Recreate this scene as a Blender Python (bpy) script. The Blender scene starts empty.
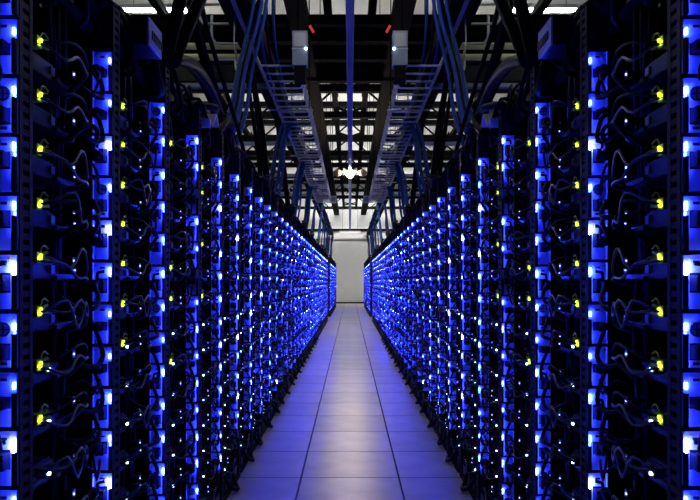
import bpy, math, random
import numpy as np
from mathutils import Vector, Matrix

random.seed(7)
sc = bpy.context.scene
COL = sc.collection

# ------------------------------------------------------------------ camera, world, light, exposure
F_PX = 633.0
cam_d = bpy.data.cameras.new('camera')
cam_d.sensor_width = 36.0
cam_d.lens = 36.0 * F_PX / 700.0
cam_d.shift_y = 32.0 / 700.0
cam_d.clip_start = 0.05
cam = bpy.data.objects.new('camera', cam_d)
cam.location = (0, 0, 1.22)
cam.rotation_euler = (math.pi / 2, 0, 0)
COL.objects.link(cam)
sc.camera = cam
world = bpy.data.worlds.new('dark_room'); sc.world = world
world.use_nodes = True
world.node_tree.nodes['Background'].inputs[0].default_value = (0.02, 0.03, 0.08, 1)
world.node_tree.nodes['Background'].inputs[1].default_value = 0.03
sc.view_settings.view_transform = 'Standard'
sc.view_settings.look = 'None'
sc.view_settings.gamma = 1.0
sc.view_settings.exposure = 0.0
sc.view_settings.use_curve_mapping = False
sc.cycles.use_denoising = True
sc.cycles.max_bounces = 5
sc.cycles.diffuse_bounces = 3
sc.cycles.glossy_bounces = 3
sc.cycles.sample_clamp_indirect = 4.0

LED_BLUE = (0.016, 0.032, 1.0)      # colour of the rack LEDs
LED_PWR = 310.0
LAMP_PWR = 600.0                     # the bare lamp hanging over the aisle
TUBE_PWR = 110.0
UP_PWR = 85.0                        # hidden fill lamps added on the purlins to brighten the roof
#                     # fluorescent tubes under the roof
END_PWR = 225.0                       # hidden tubes added to brighten the end wall
XF = 0.70                            # aisle half width (face of the racks)
PITCH = 0.53
D0 = 1.342
SH = 0.124                           # shelf pitch
Z0 = 0.16

# ------------------------------------------------------------------ helpers
class MB:
    """collects boxes, tubes and polygons into one mesh"""
    def __init__(s): s.v = []; s.f = []; s.m = []; s.mats = []; s.sm = []
    def mi(s, mat):
        if mat not in s.mats: s.mats.append(mat)
        return s.mats.index(mat)
    def poly(s, pts, faces, mat, smooth=False):
        b = len(s.v); s.v += [tuple(p) for p in pts]
        k = s.mi(mat)
        for f in faces:
            s.f.append(tuple(b + i for i in f)); s.m.append(k); s.sm.append(smooth)
    def box(s, x0, x1, y0, y1, z0, z1, mat):
        if x0 > x1: x0, x1 = x1, x0
        if y0 > y1: y0, y1 = y1, y0
        p = [(x0,y0,z0),(x1,y0,z0),(x1,y1,z0),(x0,y1,z0),(x0,y0,z1),(x1,y0,z1),(x1,y1,z1),(x0,y1,z1)]
        s.poly(p, [(0,3,2,1),(4,5,6,7),(0,1,5,4),(1,2,6,5),(2,3,7,6),(3,0,4,7)], mat)
    def bar(s, a, b, w, h, mat):
        """rectangular bar from a to b"""
        a = Vector(a); b = Vector(b); t = (b - a).normalized()
        up = Vector((0,0,1)) if abs(t.z) < .95 else Vector((0,1,0))
        r = t.cross(up).normalized(); u = r.cross(t)
        p = [q + r*sx*w/2 + u*sz*h/2 for q in (a, b) for sx, sz in ((-1,-1),(1,-1),(1,1),(-1,1))]
        s.poly(p, [(0,1,2,3),(7,6,5,4),(0,4,5,1),(1,5,6,2),(2,6,7,3),(3,7,4,0)], mat)
    def tube(s, pts, r, mat, n=6):
        pts = [Vector(p) for p in pts]; ring = []
        prev = None
        for i, p in enumerate(pts):
            t = (pts[min(i+1, len(pts)-1)] - pts[max(i-1, 0)]).normalized()
            if prev is None:
                up = Vector((0,0,1)) if abs(t.z) < .9 else Vector((1,0,0))
                a = t.cross(up).normalized()
            else:
                a = (prev - t * prev.dot(t)).normalized()
            prev = a; b = t.cross(a)
            rr = r[i] if isinstance(r, (list, tuple)) else r
            ring.append([p + (a*math.cos(2*math.pi*k/n) + b*math.sin(2*math.pi*k/n))*rr for k in range(n)])
        v = [q for g in ring for q in g]; f = []
        for i in range(len(pts)-1):
            for k in range(n):
                f.append((i*n+k, i*n+(k+1)%n, (i+1)*n+(k+1)%n, (i+1)*n+k))
        f.append(tuple(range(n-1, -1, -1))); f.append(tuple((len(pts)-1)*n+k for k in range(n)))
        s.poly(v, f, mat, True)
    def ball(s, c, r, mat, n=8, m=5, sq=(1,1,1)):
        v = [(c[0], c[1], c[2]-r*sq[2])]; f = []
        for i in range(1, m):
            th = math.pi*i/m
            for k in range(n):
                ph = 2*math.pi*k/n
                v.append((c[0]+r*sq[0]*math.sin(th)*math.cos(ph), c[1]+r*sq[1]*math.sin(th)*math.sin(ph), c[2]-r*sq[2]*math.cos(th)))
        v.append((c[0], c[1], c[2]+r*sq[2])); L = len(v)-1
        for k in range(n):
            f.append((0, 1+(k+1)%n, 1+k)); f.append((L, L-n+k, L-n+(k+1)%n))
        for i in range(m-2):
            for k in range(n):
                a = 1+i*n+k; b = 1+i*n+(k+1)%n
                f.append((a, b, b+n, a+n))
        s.poly(v, f, mat, True)
    def mesh(s, name):
        me = bpy.data.meshes.new(name)
        me.from_pydata(s.v, [], s.f)
        for m in s.mats: me.materials.append(m)
        me.polygons.foreach_set('material_index', s.m)
        me.polygons.foreach_set('use_smooth', s.sm)
        me.update()
        return me

def link(name, data, parent=None, loc=None, rot=None, scale=None):
    o = bpy.data.objects.new(name, data)
    COL.objects.link(o)
    if parent is not None: o.parent = parent
    if loc is not None: o.location = loc
    if rot is not None: o.rotation_euler = rot
    if scale is not None: o.scale = scale
    return o
def tag(o, label=None, cat=None, group=None, kind=None):
    for k, v in (('label', label), ('category', cat), ('group', group), ('kind', kind)):
        if v: o[k] = v
    return o
def smooth_path(pts, n=4):
    """Catmull-Rom through the points"""
    P = [Vector(p) for p in pts]; out = []
    for i in range(len(P)-1):
        p0 = P[max(i-1,0)]; p1 = P[i]; p2 = P[i+1]; p3 = P[min(i+2,len(P)-1)]
        for k in range(n):
            t = k/n
            out.append(.5*((2*p1)+(p2-p0)*t+(2*p0-5*p1+4*p2-p3)*t*t+(3*p1-p0-3*p2+p3)*t**3))
    out.append(P[-1]); return out
ORD = ['', 'first','second','third','fourth','fifth','sixth','seventh','eighth','ninth','tenth','eleventh','twelfth','thirteenth',
       'fourteenth','fifteenth','sixteenth','seventeenth','eighteenth','nineteenth','twentieth']
TENS = {20:'twenty',30:'thirty',40:'forty',50:'fifty'}
def ordinal(n):
    if n <= 20: return ORD[n]
    t = n//10*10; u = n % 10
    return TENS[t][:-1]+'ieth' if u == 0 else TENS[t]+'-'+ORD[u]

# ------------------------------------------------------------------ materials
def mat(name, col, rough=.5, metal=0., spec=.5, noise=0., nscale=20., bump=0., emis=None, estr=0.):
    m = bpy.data.materials.new(name); m.use_nodes = True
    nt = m.node_tree; b = nt.nodes['Principled BSDF']
    b.inputs['Base Color'].default_value = (*col, 1)
    b.inputs['Roughness'].default_value = rough
    b.inputs['Metallic'].default_value = metal
    b.inputs['Specular IOR Level'].default_value = spec
    if noise or bump:
        tc = nt.nodes.new('ShaderNodeTexCoord'); nz = nt.nodes.new('ShaderNodeTexNoise')
        nz.inputs['Scale'].default_value = nscale; nz.inputs['Detail'].default_value = 4
        nt.links.new(tc.outputs['Object'], nz.inputs['Vector'])
        if noise:
            mx = nt.nodes.new('ShaderNodeMix'); mx.data_type = 'RGBA'
            mx.inputs[6].default_value = (*[c*(1-noise) for c in col], 1)
            mx.inputs[7].default_value = (*[min(1, c*(1+noise)) for c in col], 1)
            nt.links.new(nz.outputs['Fac'], mx.inputs[0]); nt.links.new(mx.outputs[2], b.inputs['Base Color'])
        if bump:
            bp = nt.nodes.new('ShaderNodeBump'); bp.inputs['Strength'].default_value = bump; bp.inputs['Distance'].default_value = .01
            nt.links.new(nz.outputs['Fac'], bp.inputs['Height']); nt.links.new(bp.outputs[0], b.inputs['Normal'])
    if emis:
        b.inputs['Emission Color'].default_value = (*emis, 1)
        b.inputs['Emission Strength'].default_value = estr
    return m
M = {}
M['post'] = mat('post_steel', (.035,.029,.024), .6, .0, spec=.25, noise=.3, nscale=30)
M['black'] = mat('black_paint', (.008,.008,.009), .8, spec=.1, noise=.3, nscale=15)
M['blackcable'] = mat('black_cable_jacket', (.005,.005,.006), .6, spec=.15)
M['tray'] = mat('dark_sheet_steel', (.04,.041,.045), .42, .5, noise=.25, nscale=40)
M['board'] = mat('circuit_board', (.012,.03,.022), .5, noise=.5, nscale=60)
M['chip'] = mat('black_plastic', (.02,.02,.022), .35)
M['alu'] = mat('brushed_aluminium', (.3,.3,.32), .35, .9)
M['plug'] = mat('matt_black_plug', (.003,.003,.0035), .8, spec=.1)
M['plate'] = mat('module_plate', (.62,.66,.88), .45, .0, noise=.12, nscale=35)
M['label'] = mat('paper_label', (.85,.85,.85), .6)
M['bluecable'] = mat('blue_cable_jacket', (.010,.05,.26), .55, spec=.15)
M['bluepatch'] = mat('blue_patch_cable', (.03,.04,.16), .4)
M['greypatch'] = mat('grey_patch_cable', (.06,.06,.065), .4)
M['palewire'] = mat('pale_wire', (.4,.4,.4), .5)
M['rj'] = mat('yellow_plug', (.5,.6,.06), .3)
M['led'] = mat('blue_led', (.5,.5,.6), .4, emis=LED_BLUE, estr=LED_PWR)
M['led2'] = mat('blue_led_dim', (.5,.5,.6), .4, emis=LED_BLUE, estr=LED_PWR*.55)
M['led3'] = mat('blue_led_bright', (.5,.5,.6), .4, emis=(.05,.07,1), estr=LED_PWR*1.3)
M['ledstrip'] = mat('blue_led_strip', (.5,.5,.6), .4, emis=LED_BLUE, estr=LED_PWR*.25)
M['ledy'] = mat('yellow_green_led', (.5,.5,.2), .4, emis=(.62,.85,.03), estr=3.2)
M['ledw'] = mat('white_led', (.7,.7,.7), .4, emis=(.55,.8,1), estr=9)
M['leds'] = mat('small_blue_white_led', (.7,.7,.7), .4, emis=(.35,.4,1), estr=3.5)
M['galv'] = mat('galvanised_wire', (.7,.7,.8), .45, .3, noise=.2, nscale=20)
M['pipe'] = mat('grey_conduit', (.55,.56,.57), .4, .4)
M['yellowpipe'] = mat('yellow_painted_pipe', (.75,.72,.38), .5)
M['bluepipe'] = mat('blue_glossy_pipe', (.30,.33,.9), .25, .2)
M['greybox'] = mat('grey_enamel', (.3,.36,.46), .5)
M['red'] = mat('red_lamp', (.5,.02,.02), .4, emis=(1,.04,.05), estr=.35)
M['roof'] = mat('white_roof_sheet', (.78,.78,.74), .7, noise=.06, nscale=4)
M['wall'] = mat('white_wall_panel', (.75,.75,.75), .7, noise=.05, nscale=3)
M['darkwall'] = mat('dark_wall', (.05,.05,.055), .8, noise=.2, nscale=3)
M['steel'] = mat('black_roof_steel', (.005,.005,.0055), .8, spec=.05, noise=.3, nscale=8)
M['lamp'] = mat('lamp_glass', (.9,.9,.9), .3, emis=(1,.83,.58), estr=LAMP_PWR)
M['lamp_near_fill'] = mat('lamp_glass_near_fill', (.9,.9,.9), .3, emis=(.95,.97,1), estr=LAMP_PWR*.09)
M['tube'] = mat('fluorescent_tube', (.9,.9,.9), .3, emis=(.95,1,.98), estr=TUBE_PWR)
M['up'] = mat('fill_uplight_tube', (.9,.9,.9), .3, emis=(1,.98,.92), estr=UP_PWR)
M['tube_dim'] = mat('dim_tube', (.9,.9,.9), .3, emis=(1,1,.97), estr=1.6)
M['tube_end_fill'] = mat('end_wall_fill_tube', (.9,.9,.9), .3, emis=(1,1,.97), estr=END_PWR)
M['brown'] = mat('brown_enamel', (.25,.18,.12), .5)
M['subfloor'] = mat('dark_subfloor', (.02,.02,.022), .8)

def tile_mat():
    m = mat('raised_floor_laminate', (.42,.41,.40), .34)
    nt = m.node_tree; b = nt.nodes['Principled BSDF']
    tc = nt.nodes.new('ShaderNodeTexCoord')
    n1 = nt.nodes.new('ShaderNodeTexNoise'); n1.inputs['Scale'].default_value = 220; n1.inputs['Detail'].default_value = 3
    n2 = nt.nodes.new('ShaderNodeTexNoise'); n2.inputs['Scale'].default_value = 5; n2.inputs['Detail'].default_value = 5
    oi = nt.nodes.new('ShaderNodeObjectInfo')
    mth = nt.nodes.new('ShaderNodeMath'); mth.operation = 'MULTIPLY_ADD'; mth.inputs[1].default_value = .5; mth.inputs[2].default_value = 0
    ad = nt.nodes.new('ShaderNodeMath'); ad.operation = 'ADD'
    ra = nt.nodes.new('ShaderNodeMath'); ra.operation = 'MULTIPLY_ADD'; ra.inputs[1].default_value = .25; ra.inputs[2].default_value = .12
    ad2 = nt.nodes.new('ShaderNodeMath'); ad2.operation = 'ADD'
    cr = nt.nodes.new('ShaderNodeValToRGB')
    cr.color_ramp.elements[0].color = (.33,.30,.245,1); cr.color_ramp.elements[0].position = .3
    cr.color_ramp.elements[1].color = (.56,.50,.41,1); cr.color_ramp.elements[1].position = .85
    nt.links.new(tc.outputs['Object'], n1.inputs['Vector']); nt.links.new(tc.outputs['Object'], n2.inputs['Vector'])
    nt.links.new(n1.outputs['Fac'], mth.inputs[0]); nt.links.new(n2.outputs['Fac'], mth.inputs[2])
    nt.links.new(oi.outputs['Random'], ra.inputs[0]); nt.links.new(mth.outputs[0], ad.inputs[0]); ad.inputs[1].default_value = -.35
    nt.links.new(ad.outputs[0], ad2.inputs[0]); nt.links.new(ra.outputs[0], ad2.inputs[1])
    nt.links.new(ad2.outputs[0], cr.inputs[0]); nt.links.new(cr.outputs[0], b.inputs['Base Color'])
    bp = nt.nodes.new('ShaderNodeBump'); bp.inputs['Strength'].default_value = .08; bp.inputs['Distance'].default_value = .002
    nt.links.new(n1.outputs['Fac'], bp.inputs['Height']); nt.links.new(bp.outputs[0], b.inputs['Normal'])
    return m
M['tile'] = tile_mat()
M['tiletrim'] = mat('dark_tile_edge', (.05,.05,.05), .5)

# ------------------------------------------------------------------ setting: floor with its tiles, walls, roof
YW = 36.0
b = MB(); b.box(-5, 5, -1, YW, -.20, -.03, M['subfloor'])
floor = tag(link('floor', b.mesh('floor')), kind='structure', label='raised floor of square grey tiles running down the aisle')
b = MB()
c = .0015
x0, x1, y0, y1 = -.3025, .3025, -.3038, .3038
e1, e2 = .0035, .003
b.poly([(x0,y0,-.03),(x1,y0,-.03),(x1,y1,-.03),(x0,y1,-.03),(x0,y0,-c),(x1,y0,-c),(x1,y1,-c),(x0,y1,-c),
        (x0+e1,y0+e2,0),(x1-e1,y0+e2,0),(x1-e1,y1-e2,0),(x0+e1,y1-e2,0)],
       [(0,1,5,4),(1,2,6,5),(2,3,7,6),(3,0,4,7),(4,5,9,8),(5,6,10,9),(6,7,11,10),(7,4,8,11)], M['tiletrim'])
b.poly([(x0+e1,y0+e2,0),(x1-e1,y0+e2,0),(x1-e1,y1-e2,0),(x0+e1,y1-e2,0)], [(0,1,2,3)], M['tile'])
tile_me = b.mesh('tile')
r = 0
y = 3.948 - .61*5 + .305
while y < YW - .3:
    for cx in (-2,-1,0,1,2):
        link('tile', tile_me, floor, (cx*.61, y, 0))
    y += .61
b = MB()
b.box(-1.53, -5, -1, YW, -.03, 0, M['subfloor']); b.box(1.53, 5, -1, YW, -.03, 0, M['subfloor'])
for sx in (-1, 1):
    b = MB(); b.box(sx*1.53, sx*5, -1, YW, -.03, 0, M['subfloor'])
    link('floor_strip', b.mesh('floor_strip'), floor)

ZR = 6.7
b = MB(); b.box(-5, 5, YW, YW+.15, -.03, ZR, M['wall'])
tag(link('wall_back', b.mesh('wall_back')), kind='structure', label='white end wall closing the aisle')
b = MB(); b.box(-5, 5, YW-.03, YW, 0, .085, M['black'])
tag(link('baseboard_back', b.mesh('baseboard_back')), kind='structure')
for nm, sx in (('wall_left', -1), ('wall_right', 1)):
    b = MB(); b.box(sx*5, sx*5.15, -1, YW, -.03, ZR, M['darkwall'])
    tag(link(nm, b.mesh(nm)), kind='structure')
b = MB(); b.box(-5.1, 5.1, -1, YW+.1, ZR, ZR+.1, M['roof'])
ceiling = tag(link('ceiling', b.mesh('ceiling')), kind='structure', label='white sheet roof above the black trusses')
# roof sheets with raised edges between the purlins
b = MB(); b.box(-.58, .58, -1.22, 1.22, -.03, .0, M['roof'])
sheet = b.mesh('roof_sheet')
for i in range(12):
    for j in range(8):
        link('roof_sheet', sheet, ceiling, (-4.2 + j*1.2, 5.6 + i*2.5, ZR))

# ------------------------------------------------------------------ servers
def arc_cable(pts, r, m, n=6, k=4):
    mb = MB(); mb.tube(smooth_path(pts, k), r, m, n); return mb
# local frame: x = into the rack, y = along the aisle, z from the LED line of the shelf
def tray_mb():
    mb = MB(); m = M['tray']
    mb.box(.045, .56, .065, .372, -.052, -.048, m)
    mb.box(.045, .049, .065, .372, -.052, -.036, m)
    mb.box(.045, .56, .065, .069, -.048, -.022, m); mb.box(.045, .56, .368, .372, -.048, -.022, m)
    mb.box(.55, .56, .065, .372, -.048, .01, m)
    mb.box(.033, .045, .10, .125, -.05, -.04, m); mb.box(.033, .045, .24, .265, -.05, -.04, m)
    return mb
def board_mb():
    mb = MB()
    mb.box(.06, .38, .08, .36, -.044, -.041, M['board'])
    for y in (.10, .115, .13, .145): mb.box(.12, .25, y, y+.004, -.041, -.012, M['chip'])
    mb.box(.065, .09, .20, .26, -.041, -.016, M['alu']); mb.box(.065, .09, .09, .11, -.041, -.024, M['chip'])
    mb.box(.28, .33, .1, .16, -.041, -.028, M['chip']); mb.box(.07, .11, .29, .33, -.041, -.028, M['chip'])
    return mb
def sink_mb():
    mb = MB(); mb.box(.13, .23, .18, .28, -.041, -.03, M['alu'])
    for i in range(9): mb.box(.13, .23, .18+i*.012, .183+i*.012, -.03, .004, M['alu'])
    return mb
def drive_mb():
    mb = MB(); mb.box(.39, .54, .09, .35, -.046, -.008, M['alu']); mb.box(.385, .39, .15, .24, -.04, -.012, M['chip'])
    mb.box(.40, .53, .1, .34, -.008, -.004, M['chip'])
    return mb
def caddy_mb():
    # slanted holder of the disk at the front of the tray
    mb = MB()
    mb.box(.06, .12, .145, .262, -.045, .0, M['tray']); mb.box(.05, .06, .15, .257, -.04, -.006, M['chip'])
    mb.box(.044, .05, .235, .255, -.034, -.014, M['alu'])
    return mb
def module_mb(v):
    """shallow power module fixed beside the post: light plate facing along the aisle, with a dark socket bay"""
    mb = MB(); p = M['plate']; a = .520
    mb.box(.001, .056, a+.004, .5285, -.036, .083, M['tray'])
    zs = ((-.034, -.010, .034, .080), (-.034, .012, .050, .080), (-.034, -.018, .018, .080), (-.034, .0, .042, .080), (-.034, .004, .030, .080))[v]
    mb.box(.002, .056, a, a+.004, zs[2], zs[3], p)
    mb.box(.002, .056, a, a+.004, zs[0], zs[1], p)
    mb.box(.002, .014, a, a+.004, zs[1], zs[2], p); mb.box(.048, .056, a, a+.004, zs[1], zs[2], p)
    mb.box(.053, .056, a-.008, a, -.034, .080, p)                        # folded edge
    mb.box(.0005, .0075, .5095, .5115, -.034, .038, M['plug'])           # added lip: hides the LED strip and cuts its light to the aisle
    mb.box(.0005, .0075, .5115, a, -.036, -.034, M['plug'])
    mb.box(.0005, .0015, .5115, a, -.034, .038, M['plug'])
    mb.box(.046, .050, a-.003, a, zs[3]-.012, zs[3]-.007, M['alu']); mb.box(.046, .050, a-.003, a, zs[0]+.004, zs[0]+.009, M['alu'])
    if v == 2:
        for k in range(12):
            t = 2*math.pi*k/12; t2 = 2*math.pi*(k+1)/12
            mb.bar((.029+.014*math.cos(t),a-.002,.047+.014*math.sin(t)), (.029+.014*math.cos(t2),a-.002,.047+.014*math.sin(t2)), .003, .003, M['chip'])
            if k % 3 == 0: mb.bar((.029,a-.002,.047), (.029+.014*math.cos(t),a-.002,.047+.014*math.sin(t)), .002, .002, M['chip'])
    return mb, zs
def socket_mb(v, zs):
    mb = MB(); zc = (zs[1]+zs[2])/2; h = (zs[2]-zs[1])/2; p = M['plug']
    mb.box(.014, .048, .5205, .5242, zs[1], zs[2], p)
    mb.box(.015, .047, .490, .522, zc-h*.8, zc+h*.8, p)
    mb.tube([(.031,.492,zc),(.030,.480,zc),(.029,.468,zc-.003)], [.016,.014,.009], p, 8)
    if v in (0, 3): mb.tube([(.040,.510,zc+h),(.034,.50,zc+h+.016),(.016,.504,zc+h+.020)], .005, p, 6)
    return mb
def label_mb(v, zs):
    mb = MB(); z = zs[3]-.022; y = .520
    if v == 2: z = zs[0]+.002
    mb.box(.014, .042, y-.0008, y, z, z+.014, M['label'])
    mb.box(.021, .035, y-.0011, y-.0008, z+.004, z+.010, M['chip'])
    return mb
def lightbar_mb(v, led):
    mb = MB()
    z0, z1 = ((.044,.064),(.050,.068),(.046,.060),(.036,.062),(.046,.060))[v]
    mb.box(.003, .0065, .512, .519, z0, z1, led)
    return mb
def strip_mb(v):
    mb = MB()
    z0, z1 = ((-.032,.040),(.0,.046),(-.032,.042),(-.030,.032),(-.032,.010))[v]
    mb.box(.002, .0045, .514, .519, z0, z1, M['ledstrip'])
    return mb
def cord_pts(v, zs):
    zc = (zs[1]+zs[2])/2; R = random.uniform
    e = [(.030,.474,zc), (.022,.44,zc-.005), (.002,.41,zc-.03), (-.004,.37,zc-.055), (.03,.34,zc-.05), (.08,.325,zc-.03)]
    if v in (1, 3): e = [(.030,.474,zc), (.02,.44,zc+.01), (-.004,.42,zc+.035), (.0,.37,zc+.05), (.03,.335,zc+.03), (.08,.325,zc-.01)]
    if v == 4: e = [(.030,.474,zc), (.015,.45,zc-.03), (-.006,.455,zc-.07), (-.004,.41,zc-.095), (.02,.35,zc-.09), (.07,.325,zc-.06)]
    return [(x+R(-.008,.008), y+R(-.008,.008), z+R(-.01,.01)) for x, y, z in e]
def patch_mb(v, q):
    R = random.uniform
    y0 = .105 + .02*q; z0 = -.005+.012*q
    pts = [(.03,y0,z0), (.0,y0+.01,z0+R(-.01,.02)), (-.02-R(0,.02),y0+.06,z0+R(-.03,.03)), (-.022,y0+.13,z0+R(-.045,.03)), (-.015,.30,z0+R(-.04,.03)), (.0,.335,z0+R(-.06,.01)), (.05,.335,z0-.06)]
    return arc_cable(pts, .0036, (M['bluepatch'], M['greypatch'], M['blackcable'])[(v+q) % 3], 5, 3)
def wire_mb(v):
    """loose loop of wire hanging over the module plate"""
    R = random.uniform
    mb = MB()
    z = R(-.03,.05)
    pts = [(.05,.335,z), (.02,.37,z+R(-.03,.03)), (.0,.41,z+R(-.05,.05)), (.012,.46,z+R(-.06,.06)), (.03,.485,z+R(-.05,.03)), (.05,.505,z+R(-.05,.05))]
    mb.tube(smooth_path(pts, 3), .004, M['blackcable'], 5)
    return mb
def status_mb(kind):
    mb = MB(); m = M['ledy'] if kind == 'y' else M['ledw']
    if kind == 'y':
        mb.box(.014, .045, .102, .126, -.013, .013, M['rj'])
        mb.ball((.012,.110,-.003), .0065, m, 6, 4); mb.ball((.012,.117,.005), .0045, m, 6, 4)
        mb.tube([(.012,.112,.012), (.014,.126,.026), (.016,.142,.030), (.014,.154,.022)], .0022, M['rj'], 5)
        mb.bar((.016,.122,-.004), (.014,.154,.0), .008, .009, M['rj'])
        mb.bar((.016,.118,.006), (.012,.146,.014), .006, .006, M['rj'])
    else:
        mb.box(.02, .045, .158, .18, -.026, -.006, M['chip'])
        mb.box(.015, .022, .164, .171, -.020, -.013, m)
        mb.bar((.02,.18,-.012), (.016,.205,-.006), .008, .008, M['bluepatch'])
    return mb
def statusdot_mb():
    mb = MB(); mb.box(.036, .06, .338, .356, -.010, .010, M['chip']); mb.box(.034, .06, .338, .356, -.030, -.020, M['bluepatch'])
    mb.box(.033, .036, .340, .3445, -.002, .003, M['leds']); mb.box(.031, .034, .340, .3445, -.026, -.023, M['leds'])
    return mb

NV = 5
LEDS = ['led', 'led2', 'led', 'led3', 'led2']
PARTS = []
for v in range(NV):
    mm, zs = module_mb(v)
    d = dict(module=mm, socket=socket_mb(v, zs), label=label_mb(v, zs), bar=lightbar_mb(v, M[LEDS[v]]), strip=strip_mb(v),
             cord=arc_cable(cord_pts(v, zs), .0065, M['blackcable'], 6, 3), p0=patch_mb(v, 0), p1=patch_mb(v, 1), wire=wire_mb(v))
    PARTS.append(d)
COMMON = dict(tray=tray_mb(), board=board_mb(), sink=sink_mb(), drive=drive_mb(), caddy=caddy_mb(), dot=statusdot_mb(),
              sy=status_mb('y'), sw=status_mb('w'))
NAMES = dict(module='power_module', socket='socket', label='label_sticker', bar='light_bar', strip='light_strip', cord='power_cord', p0='patch_cable', p1='patch_cable',
             wire='loose_wire', tray='tray', board='circuit_board', sink='heat_sink', drive='hard_drive', caddy='disk_caddy', dot='status_light',
             sy='status_light', sw='status_light')
PM = [{k: m.mesh(NAMES[k]) for k, m in d.items()} for d in PARTS]
CM = {k: m.mesh(NAMES[k]) for k, m in COMMON.items()}

NSH = 14
DZ = .045
def bay_depths():
    a = [D0 + PITCH*(i-1) for i in range(0, 36)]           # the long run
    c = [22.1 + PITCH*i for i in range(18)]                # a second run beyond the gap
    return a, c
RUN1, RUN2 = bay_depths()
rng = random.Random(3)
SIDES = ((-1, 'left'), (1, 'right'))
plan = {}
for i in range(len(RUN1)+len(RUN2)):
    for k in range(NSH):
        plan[(i, k)] = (rng.randrange(NV), rng.random() < .05, rng.random(), rng.uniform(-.004, .004))

def shelf_state(i, k):
    v, dark, rn, jit = plan[(i, k)]
    dark = dark and i > 2
    yellow = k >= 6 + (1 if rn < .2 else 0) and i <= 4 and rn < (1.1, 1.1, 1.1, .85, .5)[i]
    white = k <= 7 and i <= 12
    return v, dark, yellow, white, rn

def build_server(i, k, side, word, d):
    v, dark, yellow, white, rn = shelf_state(i, k)
    z = Z0 + SH*k
    root = link('server', None, None, (side*XF, d, z), None, (side, 1, 1))
    root.empty_display_size = .05
    lit = 'blue-lit' if not dark else 'unlit'
    tag(root, f'{lit} open server tray, {ordinal(NSH-k)} from top in the {ordinal(i+1)} {word} rack from camera', 'server', 'servers on rack shelves')
    C = CM; P = PM[v]
    for key in ('tray', 'board', 'sink', 'drive', 'caddy', 'dot'):
        link(NAMES[key], C[key], root)
    if yellow: tag(link('status_light', C['sy'], root), 'yellow-green glowing network plug')
    if white: tag(link('status_light', C['sw'], root), 'small white glowing light')
    mod = link('power_module', P['module'], root, (0, 0, DZ))
    link('socket', P['socket'], mod); link('label_sticker', P['label'], mod)
    if not dark: 
        tag(link('light_bar', P['bar'], mod), 'bright blue LED bar'); tag(link('light_strip', P['strip'], mod), 'thin blue LED strip')
    link('power_cord', P['cord'], root, (0, 0, DZ)); link('patch_cable', P['p0'], root); link('patch_cable', P['p1'], root)
    if rn > .35: link('loose_wire', P['wire'], root)
    return root

NEAR = 11
for i in range(NEAR):
    for side, word in SIDES:
        for k in range(NSH):
            build_server(i, k, side, word, RUN1[i])

# the remaining servers, too many to build one by one
def join_far():
    allm = []
    cache = {}
    for v in range(NV):
        for dark in (0, 1):
            for st in range(4):
                for w in (0, 1):
                    ks = [COMMON['tray'], COMMON['caddy'], COMMON['dot'], PARTS[v]['module'], PARTS[v]['socket'], PARTS[v]['label'], PARTS[v]['cord'], PARTS[v]['p0'], PARTS[v]['p1']]
                    if not dark: ks += [PARTS[v]['bar'], PARTS[v]['strip']]
                    if st & 1: ks.append(COMMON['sy'])
                    if st & 2: ks.append(COMMON['sw'])
                    if w: ks.append(PARTS[v]['wire'])
                    V = []; loops = []; starts = []; mi = []; sm = []
                    for mb in ks:
                        base = len(V)
                        up = DZ if mb in (PARTS[v]['module'], PARTS[v]['socket'], PARTS[v]['label'], PARTS[v]['bar'], PARTS[v]['strip'], PARTS[v]['cord']) else 0
                        V += [(q[0], q[1], q[2]+up) for q in mb.v]
                        for f, m_, s_ in zip(mb.f, mb.m, mb.sm):
                            starts.append(len(f)); loops += [base+q for q in f]
                            mt = mb.mats[m_]
                            if mt not in allm: allm.append(mt)
                            mi.append(allm.index(mt)); sm.append(s_)
                    cache[(v, dark, st, w)] = (np.array(V, np.float32), np.array(loops, np.int32), np.array(starts, np.int32), np.array(mi, np.int32), np.array(sm, bool))
    VV = []; LL = []; SS = []; MM = []; SM = []; off = 0
    deps = RUN1 + RUN2
    for i in range(NEAR, len(deps)):
        for side, _ in SIDES:
            for k in range(NSH):
                v, dark, yel, wh, rn = shelf_state(i, k)
                V, L, S, MI, smm = cache[(v, int(dark), int(yel)+2*int(wh), int(rn > .35))]
                W = V.copy(); W[:, 0] = side*(W[:, 0] + XF); W[:, 1] += deps[i]; W[:, 2] += Z0+SH*k
                VV.append(W); LL.append(L+off); SS.append(S); MM.append(MI); SM.append(smm); off += len(V)
    V = np.concatenate(VV); L = np.concatenate(LL); S = np.concatenate(SS); MI = np.concatenate(MM); SMO = np.concatenate(SM)
    me = bpy.data.meshes.new('distant_servers')
    me.vertices.add(len(V)); me.vertices.foreach_set('co', V.ravel())
    me.loops.add(len(L)); me.loops.foreach_set('vertex_index', L)
    me.polygons.add(len(S)); st = np.concatenate([[0], np.cumsum(S)[:-1]]).astype(np.int32)
    me.polygons.foreach_set('loop_start', st)
    for m_ in allm: me.materials.append(m_)
    me.polygons.foreach_set('material_index', MI); me.polygons.foreach_set('use_smooth', SMO)
    me.update(calc_edges=True); me.validate()
    return me
tag(link('distant_servers', join_far()), 'blue-lit servers filling the distant racks down both rows', 'servers', None, 'stuff')

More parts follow.
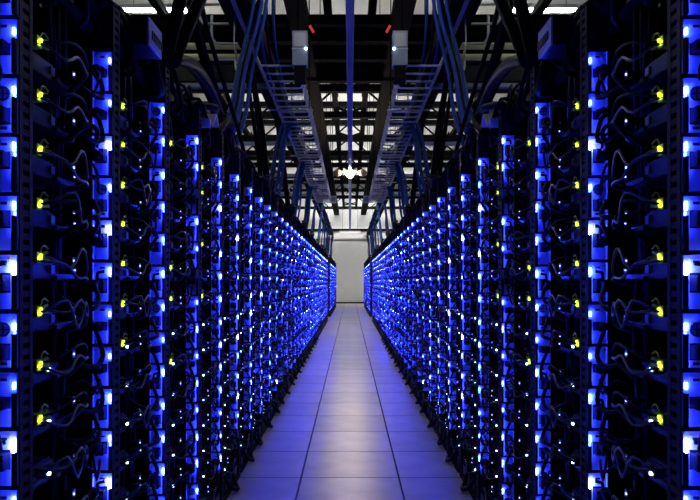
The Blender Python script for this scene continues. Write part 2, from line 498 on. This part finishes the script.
# ------------------------------------------------------------------ racks
def post_mb(detail=True):
    mb = MB(); m = M['post']; H = 2.04
    mb.box(0, .012, .0, .014, .0, H, m); mb.box(0, .012, .041, .055, .0, H, m)
    mb.box(.012, .05, .0, .004, .0, H, m); mb.box(.012, .016, .004, .055, .0, H, M['black'])
    n = 82 if detail else 0
    for i in range(n+1):
        z = i*H/max(n, 1)
        mb.box(.001, .012, .014, .041, max(0, z-.007), min(H, z+.007), m)
    if not detail: mb.box(.001, .012, .014, .041, 0, H, m)
    return mb
def rearpost_mb():
    mb = MB(); mb.box(.58, .62, .0, .04, .0, 2.04, M['post']); mb.box(.05, .58, .0, .012, 1.98, 2.02, M['post']); mb.box(.05, .58, 0, .012, .04, .08, M['post'])
    return mb
def sidepanel_mb():
    mb = MB(); mb.box(.05, .58, .005, .010, .08, 1.98, M['black'])
    for z in (.5, 1.0, 1.5): mb.box(.04, .60, .010, .018, z-.012, z+.012, M['post'])
    return mb
def kick_mb():
    mb = MB(); mb.box(.01, .03, .055, .53, .012, .125, M['black']); mb.box(-.01, .01, .055, .53, .0, .014, M['black'])
    for y in (.15, .3, .45): mb.box(.006, .01, y-.04, y+.04, .03, .08, M['chip'])
    return mb
def toprail_mb():
    mb = MB(); mb.box(.06, .08, .055, .53, 1.955, 1.985, M['black']); mb.box(.06, .6, .055, .075, 1.98, 1.99, M['black']); mb.box(.06, .6, .51, .53, 1.98, 1.99, M['black'])
    mb.box(.58, .6, .075, .51, 1.955, 1.985, M['black'])
    return mb
def backpanel_mb():
    mb = MB(); mb.box(.60, .61, .04, .53, .08, 1.98, M['black'])
    for z in range(6): mb.box(.595, .60, .06, .51, .2+z*.3, .22+z*.3, M['post'])
    return mb
def floorcable_mb(v):
    mb = MB(); R = random.uniform; y = R(.12,.3)
    pts = [(.005,y-.04,.10), (-.02,y,.04), (-.035-R(0,.015),y+.06,.014), (-.03,y+.12,.016), (.0,y+.17,.05), (.008,y+.18,.10)]
    mb.tube(smooth_path(pts, 3), .012, M['blackcable'], 6)
    return mb
def vbundle_mb(v):
    mb = MB(); R = random.uniform
    for q in range(5):
        x = .075+.018*(q % 2)+R(-.01,.01); y = .30+.014*q
        pts = [(x+R(-.012,.012), y+R(-.010,.010), .06+j*.21) for j in range(10)]
        mb.tube(smooth_path(pts, 2), .009, M['blackcable'], 5)
    return mb
def topbundle_mb(v):
    """cable tangle lying across the top of the rack"""
    mb = MB(); R = random.uniform
    for q in range(4):
        x0 = R(.0,.03); yy = R(.06,.4)
        pts = [(x0+.1, yy-.05, 2.04+R(0,.05)), (x0+.02, yy, 2.05+R(0,.06)), (x0-.01, yy+R(.02,.06), 1.98+R(-.02,.03)), (x0, yy+R(.05,.12), 1.94+R(-.03,.02)), (x0+.06, yy+.12, 1.93)]
        mb.tube(smooth_path(pts, 3), R(.006,.014), M['blackcable'], 6)
    for q in range(6):
        x0 = R(.03,.3)
        pts = [(x0+R(-.05,.05), -.05, 2.0+R(0,.05)), (x0+R(-.08,.08), .1, 2.04+R(0,.10)), (x0+R(-.08,.08), .25, 2.04+R(0,.16)), (x0+R(-.06,.06), .4, 2.03+R(0,.10)), (x0, .56, 2.0+R(0,.05))]
        mb.tube(smooth_path(pts, 3), R(.012,.024), M['blackcable'], 6)
    return mb
rack_me = dict(post=post_mb().mesh('post'), plain=post_mb(False).mesh('post'), rear=rearpost_mb().mesh('rear_post'), side=sidepanel_mb().mesh('side_panel'),
               kick=kick_mb().mesh('kick_plate'), top=toprail_mb().mesh('top_rail'), back=backpanel_mb().mesh('back_panel'))
vb = [vbundle_mb(v).mesh('cable_bundle') for v in range(3)]
fc = [floorcable_mb(v).mesh('floor_cable') for v in range(4)]
tb = [topbundle_mb(v).mesh('cable_tangle') for v in range(4)]
deps = RUN1 + RUN2
for i, d in enumerate(deps):
    for side, word in SIDES:
        root = link('server_rack', None, None, (side*XF, d, 0), None, (side, 1, 1))
        run = f'black open server rack with perforated posts, {ordinal(i+1)} from camera in {word} row'
        if i >= len(RUN1): run = f'black server rack beyond the gap, {ordinal(i+1-len(RUN1))} of the far {word} run'
        tag(root, run, 'server rack', f'{word} row of server racks')
        link('post', rack_me['post' if i < 12 else 'plain'], root)
        link('rear_post', rack_me['rear'], root); link('side_panel', rack_me['side'], root); link('kick_plate', rack_me['kick'], root)
        link('top_rail', rack_me['top'], root); link('back_panel', rack_me['back'], root)
        link('cable_bundle', vb[i % 3], root); link('cable_tangle', tb[(i*7) % 4], root)
        if i < 24: link('floor_cable', fc[(i*5+i//3) % 4], root)
# end frames closing each run
for side, word in SIDES:
    for yy, lab in ((RUN1[-1]+PITCH, f'black end frame closing the long {word} run of racks'), (RUN2[-1]+PITCH, f'black end frame of the far {word} run near end wall')):
        root = link('rack_end_frame', None, None, (side*XF, yy, 0), None, (side, 1, 1))
        tag(root, lab, 'end frame')
        link('post', rack_me['plain'], root); link('side_panel', rack_me['side'], root); link('rear_post', rack_me['rear'], root)

# ------------------------------------------------------------------ things on top of the near racks
def switch_thing(side, word, d, tilt, w, dep, h, lab, z):
    root = link('network_switch', None, None, (side*(XF-.043), d, z), None, (side, 1, 1))
    root.rotation_euler = tilt
    tag(root, lab, 'network switch')
    mb = MB(); mb.box(0, dep, 0, w, 0, h, M['chip']); link('case', mb.mesh('case'), root)
    mb = MB(); mb.box(-.006, 0, .0, w, 0, h, M['galv']); link('front_panel', mb.mesh('front_panel'), root)
    mb = MB()
    for q in range(6): mb.box(-.009, -.006, .03+q*w*.14, .03+q*w*.14+w*.09, h*.3, h*.62, M['chip'])
    link('port_strip', mb.mesh('port_strip'), root)
for side, word in SIDES:
    switch_thing(side, word, 2.05, (0, 0, 0), .14, .26, .09, f'small grey-fronted network switch jutting from top of the third {word} rack', 1.99)
    # white folded cable guide
    root = link('cable_guide', None, None, (side*(XF-.02), 3.0, 1.96), (0, 0, 0), (side, 1, 1))
    tag(root, f'bent white plastic cable guide on top of the fourth {word} rack', 'cable guide')
    mb = MB(); mb.bar((0,0,0), (.0,.09,.075), .06, .012, M['label']); mb.bar((0,.09,.075), (0,.14,.03), .06, .012, M['label']); link('sleeve', mb.mesh('sleeve'), root)
    mb = MB(); mb.box(-.02,.02,-.02,.0,-.01,.03,M['label']); link('clip', mb.mesh('clip'), root)

# ------------------------------------------------------------------ overhead cable ladders
ZL = 3.22
def ladder(side, word):
    root = link('cable_ladder', None, None, (0, 0, ZL), None, (side, 1, 1))
    tag(root, f'wire cable ladder hanging over the {word} side of the aisle', 'cable ladder', 'wire cable ladders over the aisle')
    mb = MB()
    mb.tube(smooth_path([(.84,0,.02),(.82,0,0),(.54,0,0),(.505,0,.01),(.49,0,.04),(.49,0,.19)], 3), .010, M['galv'], 6)
    me = mb.mesh('rung')
    y = 5.85
    while y < 16:
        link('rung', me, root, (0, y, 0)); y += .228
    for x, z, n in ((.84,.02,'outer_rail'), (.49,.15,'inner_rail'), (.50,.05,'inner_rail')):
        mb = MB(); mb.tube([(x,5.7,z),(x,16,z)], .009 if n == 'inner_rail' else .014, M['galv'], 6); link(n, mb.mesh(n), root)
    mb = MB(); mb.tube([(0,0,0.0),(0,0,ZR-ZL)], .006, M['steel'], 6); hang = mb.mesh('hanger_rod')
    mb = MB(); mb.box(-.03,.47,-.012,.012,-.025,-.010,M['pipe']); br = mb.mesh('bracket')
    y = 7.3
    while y < 16:
        link('hanger_rod', hang, root, (.90, y, 0)); link('hanger_rod', hang, root, (.47, y, 0)); link('bracket', br, root, (.46, y, 0))
        y += 2.65
for side, word in SIDES: ladder(side, word)
# cables lying along the ladder
for side, word in SIDES:
    for q in range(3):
        rr = random.Random(q*3+11)
        x = .68+.06*q; y = 6.3; pts = [(side*(x-.02), 5.45+.04*q, 4.5), (side*(x-.01), 5.5, 4.0), (side*x, 5.62, 3.55), (side*x, 5.85, 3.32)]
        while y < 16.2:
            pts.append((side*(x+rr.uniform(-.02,.02)), y, ZL+.028+rr.uniform(0,.012)+.012*(q % 2))); y += .8
        mb = MB(); mb.tube(smooth_path(pts, 2), .013, M['bluecable'] if q % 2 == 0 else M['blackcable'], 6)
        colr = 'blue' if q % 2 == 0 else 'black'
        o = link('data_cable', mb.mesh('data_cable'))
        tag(o, f'long {colr} cable in the {word} ladder, {ordinal(q+1)} from its aisle edge', 'cable', f'cables in the {word} ladder')
# black cable troughs outside the ladders
for side, word in SIDES:
    root = link('cable_trough', None, None, (0, 0, 3.5), None, (side, 1, 1))
    tag(root, f'black steel cable trough above the {word} racks', 'cable trough')
    mb = MB(); mb.box(.83, 1.06, 2.2, 31, 0, .012, M['black']); link('trough_floor', mb.mesh('trough_floor'), root)
    mb = MB(); mb.box(.82, .83, 2.2, 31, 0, .14, M['black']); link('side_wall', mb.mesh('side_wall'), root)
    mb = MB(); mb.box(1.06, 1.07, 2.2, 31, 0, .14, M['black']); link('side_wall', mb.mesh('side_wall'), root)
    mb = MB(); mb.box(.93, .965, 2.2, 31, -.012, 0, M['galv']); link('flange', mb.mesh('flange'), root)
    mb = MB(); mb.tube([(0,0,0),(0,0,ZR-3.5)], .008, M['steel'], 6); hang = mb.mesh('hanger_rod')
    y = 4.0
    while y < 31:
        link('hanger_rod', hang, root, (1.10, y, 0)); y += 2.65
    # black rails above
    mb = MB(); mb.box(.62, .90, 5.0, YW-.01, 5.02, 5.25, M['steel']); 
    o = link('steel_rail', mb.mesh('steel_rail'), None, (0,0,0), None, (side,1,1))
    tag(o, f'black steel rail running along the aisle under the roof, {word} of the pipe', 'steel rail')

# ------------------------------------------------------------------ cable bundles dropping to the racks
def bundle(name, side, ctrl, nc, spread, r, m, lab, grp, seed):
    rr = random.Random(seed)
    root = link(name, None, None, (side*ctrl[-1][0], ctrl[-1][1], ctrl[-1][2]), None, (side, 1, 1))
    tag(root, lab, 'cable bundle', grp)
    base = Vector(ctrl[-1])
    for q in range(nc):
        off = Vector((rr.uniform(-spread, spread), rr.uniform(-spread, spread), 0))
        pts = []
        for j, p in enumerate(ctrl):
            s = 1 + .9*j/(len(ctrl)-1)
            pts.append(Vector(p) - base + off*s + Vector((rr.uniform(-1,1), rr.uniform(-1,1), rr.uniform(-1,1)))*spread*.25)
        mb = MB(); mb.tube(smooth_path(pts, 4), r, m, 6)
        link('cable', mb.mesh('cable'), root)
    if m is M['blackcable']: return
    mb = MB()
    a = Vector(ctrl[1]) - base; c2 = Vector(ctrl[2]) - base; dirv = (c2-a).normalized()
    mb.tube([a+dirv*.0, a+dirv*.025], spread*1.25+r, M['blackcable'], 10)
    link('cable_tie', mb.mesh('cable_tie'), root)
n = 0
y = 5.2
while y < 30:
    n += 1
    for side, word in SIDES:
        ctrl = [(.70,y+.75,3.275), (.74,y+.4,3.285), (.80,y+.12,3.22), (.86,y-.04,2.95), (.87,y-.25,2.6), (.89,y-.5,2.3), (.92,y-.75,2.08)]
        if n == 1: ctrl = [(.73,5.50,4.6), (.74,5.38,4.0), (.76,5.28,3.5)] + ctrl[3:]
        if y > 15: ctrl = [(.80,y+.2,3.48), (.80,y+.15,3.3)] + ctrl[3:]
        bundle('blue_cable_bundle', side, ctrl, 6, .045, .016, M['bluecable'], f'blue cable bundle dropping to the {word} racks, {ordinal(n)} from camera', f'blue cable drops on the {word}', n)
    y += 2.65
# black bundles rising from the nearest racks
for side, word in SIDES:
    blk = [([(.60,3.3,3.30),(.64,2.95,2.95),(.67,2.75,2.65),(.694,2.6,2.378),(.716,2.45,2.06)], 'thick black cable bundle rising steeply from the third {w} rack'),
           ([(.56,3.6,3.30),(.59,3.2,2.95),(.625,2.95,2.68),(.652,2.75,2.445),(.71,2.52,2.08)], 'thick black cable bundle leaning over the aisle above the fourth {w} rack'),
           ([(.98,3.5,3.48),(.97,3.7,3.2),(.95,3.95,2.85),(.9,4.3,2.55),(.85,4.7,2.25),(.85,4.9,2.06)], 'drooping black cable bundle from trough to the seventh {w} rack'),
           ([(.99,6.1,3.48),(.97,6.2,3.2),(.92,6.3,2.8),(.88,6.4,2.4),(.86,6.5,2.06)], 'black cable bundle hanging from trough to the tenth {w} rack'),
           ([(.99,8.7,3.48),(.97,8.8,3.2),(.92,8.9,2.8),(.88,9.0,2.4),(.86,9.1,2.06)], 'black cable bundle hanging from trough to the fifteenth {w} rack')]
    for q, (ctrl, lab) in enumerate(blk):
        bundle('black_cable_bundle', side, ctrl, 6, .011 if q < 2 else .03, .012 if q < 2 else .016, M['blackcable'], lab.format(w=word), f'black cable drops on the {word}', 40+q)
    # one long black bundle lying over the rack tops
    ctrl = [(.72,2.5,2.10),(.74,2.9,2.22),(.78,3.4,2.28),(.80,3.9,2.20),(.82,4.4,2.12),(.84,5.0,2.12)]
    bundle('black_cable_bundle', side, ctrl, 5, .04, .022, M['blackcable'], f'sagging black cable bundle lying along the tops of near {word} racks', f'black cable drops on the {word}', 60)
    # thin white wire
    mb = MB(); mb.tube(smooth_path([(side*.98,5.4,3.5),(side*.97,5.3,3.2),(side*.93,5.3,2.95),(side*1.0,5.3,2.7),(side*1.02,5.3,2.45)], 5), .006, M['palewire'], 5)
    tag(link('loose_wire', mb.mesh('loose_wire')), f'thin pale wire dangling beside the {word} blue cable bundle', 'wire')

# ------------------------------------------------------------------ pipes and conduits
mb = MB(); mb.tube([(0,2.5,4.2),(0,YW-.3,4.2)], .047, M['bluepipe'], 16)
root = tag(link('overhead_pipe', None, None, (0,0,0)), 'shiny blue pipe running overhead along the aisle centre', 'pipe')
link('pipe_body', mb.mesh('pipe_body'), root)
mb = MB(); mb.tube([(0,-.02,4.2),(0,.02,4.2)], .055, M['bluepipe'], 16); clamp = mb.mesh('pipe_clamp')
mb = MB(); mb.tube([(0,0,4.25),(0,0,ZR)], .006, M['steel'], 6); rod = mb.mesh('hanger_rod')
y = 9.9
while y < YW-1:
    link('pipe_clamp', clamp, root, (0,y,0)); link('hanger_rod', rod, root, (0,y,0)); y += 2.6
for side, word in SIDES:
    for q, (yy, zz, lab) in enumerate(((8.0, 4.20, 'upper pale yellow pipe crossing above the {w} racks'), (8.05, 4.08, 'lower pale yellow pipe crossing above the {w} racks'))):
        mb = MB(); mb.tube([(side*1.35,yy,zz),(side*4.9,yy,zz)], .04, M['yellowpipe'], 10)
        tag(link('yellow_pipe', mb.mesh('yellow_pipe')), lab.format(w=word), 'pipe')
    for q, (yy, zz, xx, hh) in enumerate(((7.5,4.28,1.78,.35),(7.7,4.12,1.68,.22),(8.3,3.95,1.5,.18),(7.3,4.42,1.85,.0))):
        mb = MB()
        pts = [(side*xx,yy,zz+hh+.12),(side*xx,yy,zz+.1),(side*(xx-.03),yy,zz+.03),(side*(xx-.1),yy,zz),(side*1.1,yy,zz)]
        if hh == 0: pts = [(side*2.1,yy,zz),(side*1.1,yy,zz)]
        mb.tube(pts if hh == 0 else smooth_path(pts, 3), .016, M['pipe'], 8)
        lab = ['tall bent grey conduit above the {w} racks', 'short bent grey conduit below the tall one, {w} side', 'lowest bent grey conduit under the yellow pipes, {w} side', 'straight grey conduit crossing highest above the {w} racks'][q]
        tag(link('conduit', mb.mesh('conduit')), lab.format(w=word), 'conduit')
    for q, (yy, zz) in enumerate(((7.2,3.42),(10.2,3.42),(13.2,3.42),(16.2,3.42))):
        mb = MB(); x0, x1 = side*.86, side*2.6
        mb.box(x0,x1,yy-.03,yy+.03,zz,zz+.055,M['greybox']); mb.box(x0,x1,yy-.05,yy-.03,zz,zz+.008,M['greybox'])
        tag(link('strut_beam', mb.mesh('strut_beam')), f'grey strut beam crossing under the {word} trough, {ordinal(q+1)} from camera', 'strut beam', f'grey struts on the {word}')
    root = tag(link('junction_box', None, None, (side*.40, 15.2, 3.12), None, (side,1,1)), f'small white junction box at the far end of the {word} ladder', 'junction box')
    mb = MB(); mb.box(-.07,.07,-.06,.06,.0,.16,M['label']); link('case', mb.mesh('case'), root)
    mb = MB(); mb.box(-.05,.05,-.07,-.06,.02,.14,M['greybox']); link('cover', mb.mesh('cover'), root)
    mb = MB(); mb.tube([(.02,0,.16),(.02,0,3.5)], .008, M['steel'], 6); link('hanger_rod', mb.mesh('hanger_rod'), root)
    # grey box with red indicator at the start of the ladder
    root = tag(link('junction_box', None, None, (side*.44, 5.6, 3.12), None, (side,1,1)), f'grey enamel junction box hanging at the {word} ladder inner edge', 'junction box')
    mb = MB(); mb.box(-.065,.065,-.06,.06,.0,.30,M['greybox']); mb.box(-.068,.068,-.063,.063,.14,.148,M['galv']); link('case', mb.mesh('case'), root)
    mb = MB(); mb.box(-.05,.05,-.07,-.06,.16,.28,M['pipe']); link('cover', mb.mesh('cover'), root)
    mb = MB(); mb.ball((-.055,-.066,.14), .012, M['ledw']); link('indicator', mb.mesh('indicator'), root)
    mb = MB(); mb.tube([(.02,0,.3),(.02,0,3.5)], .008, M['steel'], 6); link('hanger_rod', mb.mesh('hanger_rod'), root)
    mb = MB(); mb.box(-.05,.05,-.05,.05,-.14,0,M['black']); link('gland', mb.mesh('gland'), root)
    mb = MB(); mb.bar((-.12,-.02,.30),(-.085,-.02,.36),.02,.02,M['red'])
    link('red_marker', mb.mesh('red_marker'), root)

# ------------------------------------------------------------------ roof trusses
ZB, ZT = 5.25, 6.2
mb = MB(); mb.box(-5,5,-.08,.08,-.075,.075,M['steel']); chord = mb.mesh('bottom_chord')
mb = MB(); mb.box(-5,5,-.11,.11,-.07,.07,M['steel']); tchord = mb.mesh('top_chord')
mb = MB(); mb.bar((0,0,0),(1.1,0,ZT-ZB),.045,.045,M['steel']); weba = mb.mesh('web_bar')
mb = MB(); mb.bar((0,0,ZT-ZB),(1.1,0,0),.045,.045,M['steel']); webb = mb.mesh('web_bar')
n = 0
for y in (13.2,15.3,17.8,19.8,21.8,25.5,30.0,34.4):
    n += 1
    root = tag(link('roof_truss', None, None, (0,y,ZB)), f'black steel roof truss spanning the hall, {ordinal(n)} from camera', 'roof truss', 'black roof trusses')
    link('bottom_chord', chord, root); link('top_chord', tchord, root, (0,0,ZT-ZB))
    for j in range(8):
        link('web_bar', weba if j % 2 else webb, root, (-4.4+j*1.1, 0, 0))
for q, (yy, hh) in enumerate(((9.6,.12),(10.1,.24),(10.95,.22),(11.95,.32))):
    root = tag(link('roof_girder', None, None, (0,yy,5.17)), f'deep black girder across the near roof, {ordinal(q+1)} from camera', 'girder', 'near roof girders')
    mb = MB(); mb.box(-5,5,-.015,.015,-hh/2,hh/2,M['steel']); link('web_plate', mb.mesh('web_plate'), root)
    mb = MB(); mb.box(-5,5,-.08,.08,-hh/2-.015,-hh/2,M['steel']); link('lower_flange', mb.mesh('lower_flange'), root)
    mb = MB(); mb.box(-5,5,-.08,.08,hh/2,hh/2+.015,M['steel']); link('upper_flange', mb.mesh('upper_flange'), root)
for side, word in SIDES:
    for q, (x, lab) in enumerate(((.34, 'inner'), (1.6, 'middle'), (2.9, 'outer'))):
        mb = MB(); mb.box(side*(x-.06), side*(x+.06), 6, YW, 5.34, 5.46, M['steel'])
        tag(link('purlin', mb.mesh('purlin')), f'{lab} black steel purlin under the roof, {word} of centre', 'purlin')
for q in range(11):
    yy = 8.5+q*2.6
    mb = MB(); 
    s = 1 if q % 2 else -1
    mb.bar((-.34,yy-1.2,5.4),(.34,yy-.1,5.4),.05,.05,M['steel']); 
    tag(link('cross_brace', mb.mesh('cross_brace')), f'diagonal black brace between inner purlins, {ordinal(q+1)} of those running to far right', 'brace', 'roof cross braces')
    mb = MB(); mb.bar((.34,yy-1.2,5.4),(-.34,yy-.1,5.4),.05,.05,M['steel'])
    tag(link('cross_brace', mb.mesh('cross_brace')), f'diagonal black brace between inner purlins, {ordinal(q+1)} of those running to far left', 'brace', 'roof cross braces')

# ------------------------------------------------------------------ lamps
for ly, mt, lab in ((16.7, 'lamp', 'glaring round lamp hanging under the blue pipe mid-aisle'), (4.4, 'lamp_near_fill', 'round fill lamp added under the blue pipe above the near racks')):  # the near one is added out of view to brighten the ladders
    root = tag(link('aisle_lamp', None, None, (0,ly,4.1)), lab, 'lamp')
    mb = MB(); mb.ball((0,0,-.03), .10, M[mt], 16, 10); link('bulb', mb.mesh('bulb'), root)
    mb = MB(); mb.tube([(0,0,.05),(0,0,.06)], .06, M['chip'], 12); link('socket', mb.mesh('socket'), root)
    for s in (-1, 1):
        mb = MB(); mb.bar((s*.06,0,.05),(s*.34,0,.02),.05,.04,M['brown']); mb.ball((s*.33,0,.0), .12, M['brown'], 12, 8, (1,.6,.8)); link('side_reflector', mb.mesh('side_reflector'), root)
def tube_lamp(x, yy, z, L, mt, lab, along='x'):
    root = tag(link('fluorescent_lamp', None, None, (x,yy,z)), lab, 'lamp')
    mb = MB(); mb.box(-L/2,L/2,-.06,.06,.04,.10,M['label']); link('housing', mb.mesh('housing'), root)
    mb = MB(); mb.box(-L/2,L/2,-.11,-.06,.02,.045,M['label']); mb.box(-L/2,L/2,.06,.11,.02,.045,M['label']); link('reflector', mb.mesh('reflector'), root)
    for s in (-1, 1):
        mb = MB(); mb.tube([(-L/2+.02,s*.03,.015),(L/2-.02,s*.03,.015)], .016, mt, 8); link('tube', mb.mesh('tube'), root)
    mb = MB(); mb.tube([(-L*.35,0,.1),(-L*.35,0,ZR-z)], .006, M['steel'], 5); link('hanger', mb.mesh('hanger'), root)
    mb = MB(); mb.tube([(L*.35,0,.1),(L*.35,0,ZR-z)], .006, M['steel'], 5); link('hanger', mb.mesh('hanger'), root)
for side, word in SIDES:
    tube_lamp(side*3.2, 6.3, 5.75, 1.2, M['tube'], f'fluorescent lamp near the roof over the {word} yellow pipes')  # added out of view to brighten the yellow pipes
    tube_lamp(side*3.2, 10.6, 5.75, 1.2, M['tube'], f'bright fluorescent lamp near the roof at upper {word}')
    tube_lamp(side*3.2, 15.0, 5.75, 1.2, M['tube'], f'second fluorescent lamp near the roof at upper {word}')
    tube_lamp(side*3.2, 22.0, 5.75, 1.2, M['tube'], f'far fluorescent lamp near the roof on the {word}')
tube_lamp(0, 34.2, 3.88, 1.15, M['tube_dim'], 'fluorescent lamp hanging before the white end wall')
tube_lamp(0, 34.0, 5.85, 3.0, M['tube_end_fill'], 'wide fluorescent lamp added high under the roof to light the end wall')  # added behind the trusses to brighten the upper end wall
for side, word in SIDES:
    tube_lamp(side*2.7, 33.2, 5.72, 2.4, M['tube_end_fill'], f'fluorescent lamp before the end wall behind the {word} rack row')  # side pair added out of sight, brightens the end wall
def fill_uplight(x, yy, lab):  # added lamps, hidden by their housings, that brighten the roof
    z = 5.46
    root = tag(link('fill_uplight', None, None, (x,yy,z)), lab, 'lamp', 'fill lamps added on the purlins')
    mb = MB(); mb.box(-.06,.06,-.8,.8,0,.015,M['steel']); mb.box(-.075,-.06,-.8,.8,0,.07,M['steel']); mb.box(.06,.075,-.8,.8,0,.07,M['steel']); link('trough', mb.mesh('trough'), root)
    mb = MB(); mb.tube([(0,-.76,.04),(0,.76,.04)], .016, M['up'], 8); link('tube', mb.mesh('tube'), root)
for side, word in SIDES:
    for nm, x in (('inner', .34), ('outer', 2.9)):
        for q in range(8 if nm == 'inner' else 9):
            fill_uplight(side*x, (13.7 if nm == 'inner' else 11.1)+q*2.6, f'uplight on the {nm} {word} purlin, {ordinal(q+1)} from camera')
mb = MB(); mb.box(-4,4,YW-.12,YW,4.10,4.24,M['steel'])
tag(link('trim_1', mb.mesh('trim_1')), kind='structure', label='dark horizontal band across the end wall')
mb = MB(); mb.box(-4,4,YW-.10,YW,3.62,3.70,M['pipe'])
tag(link('trim_2', mb.mesh('trim_2')), kind='structure', label='grey rail across the end wall')
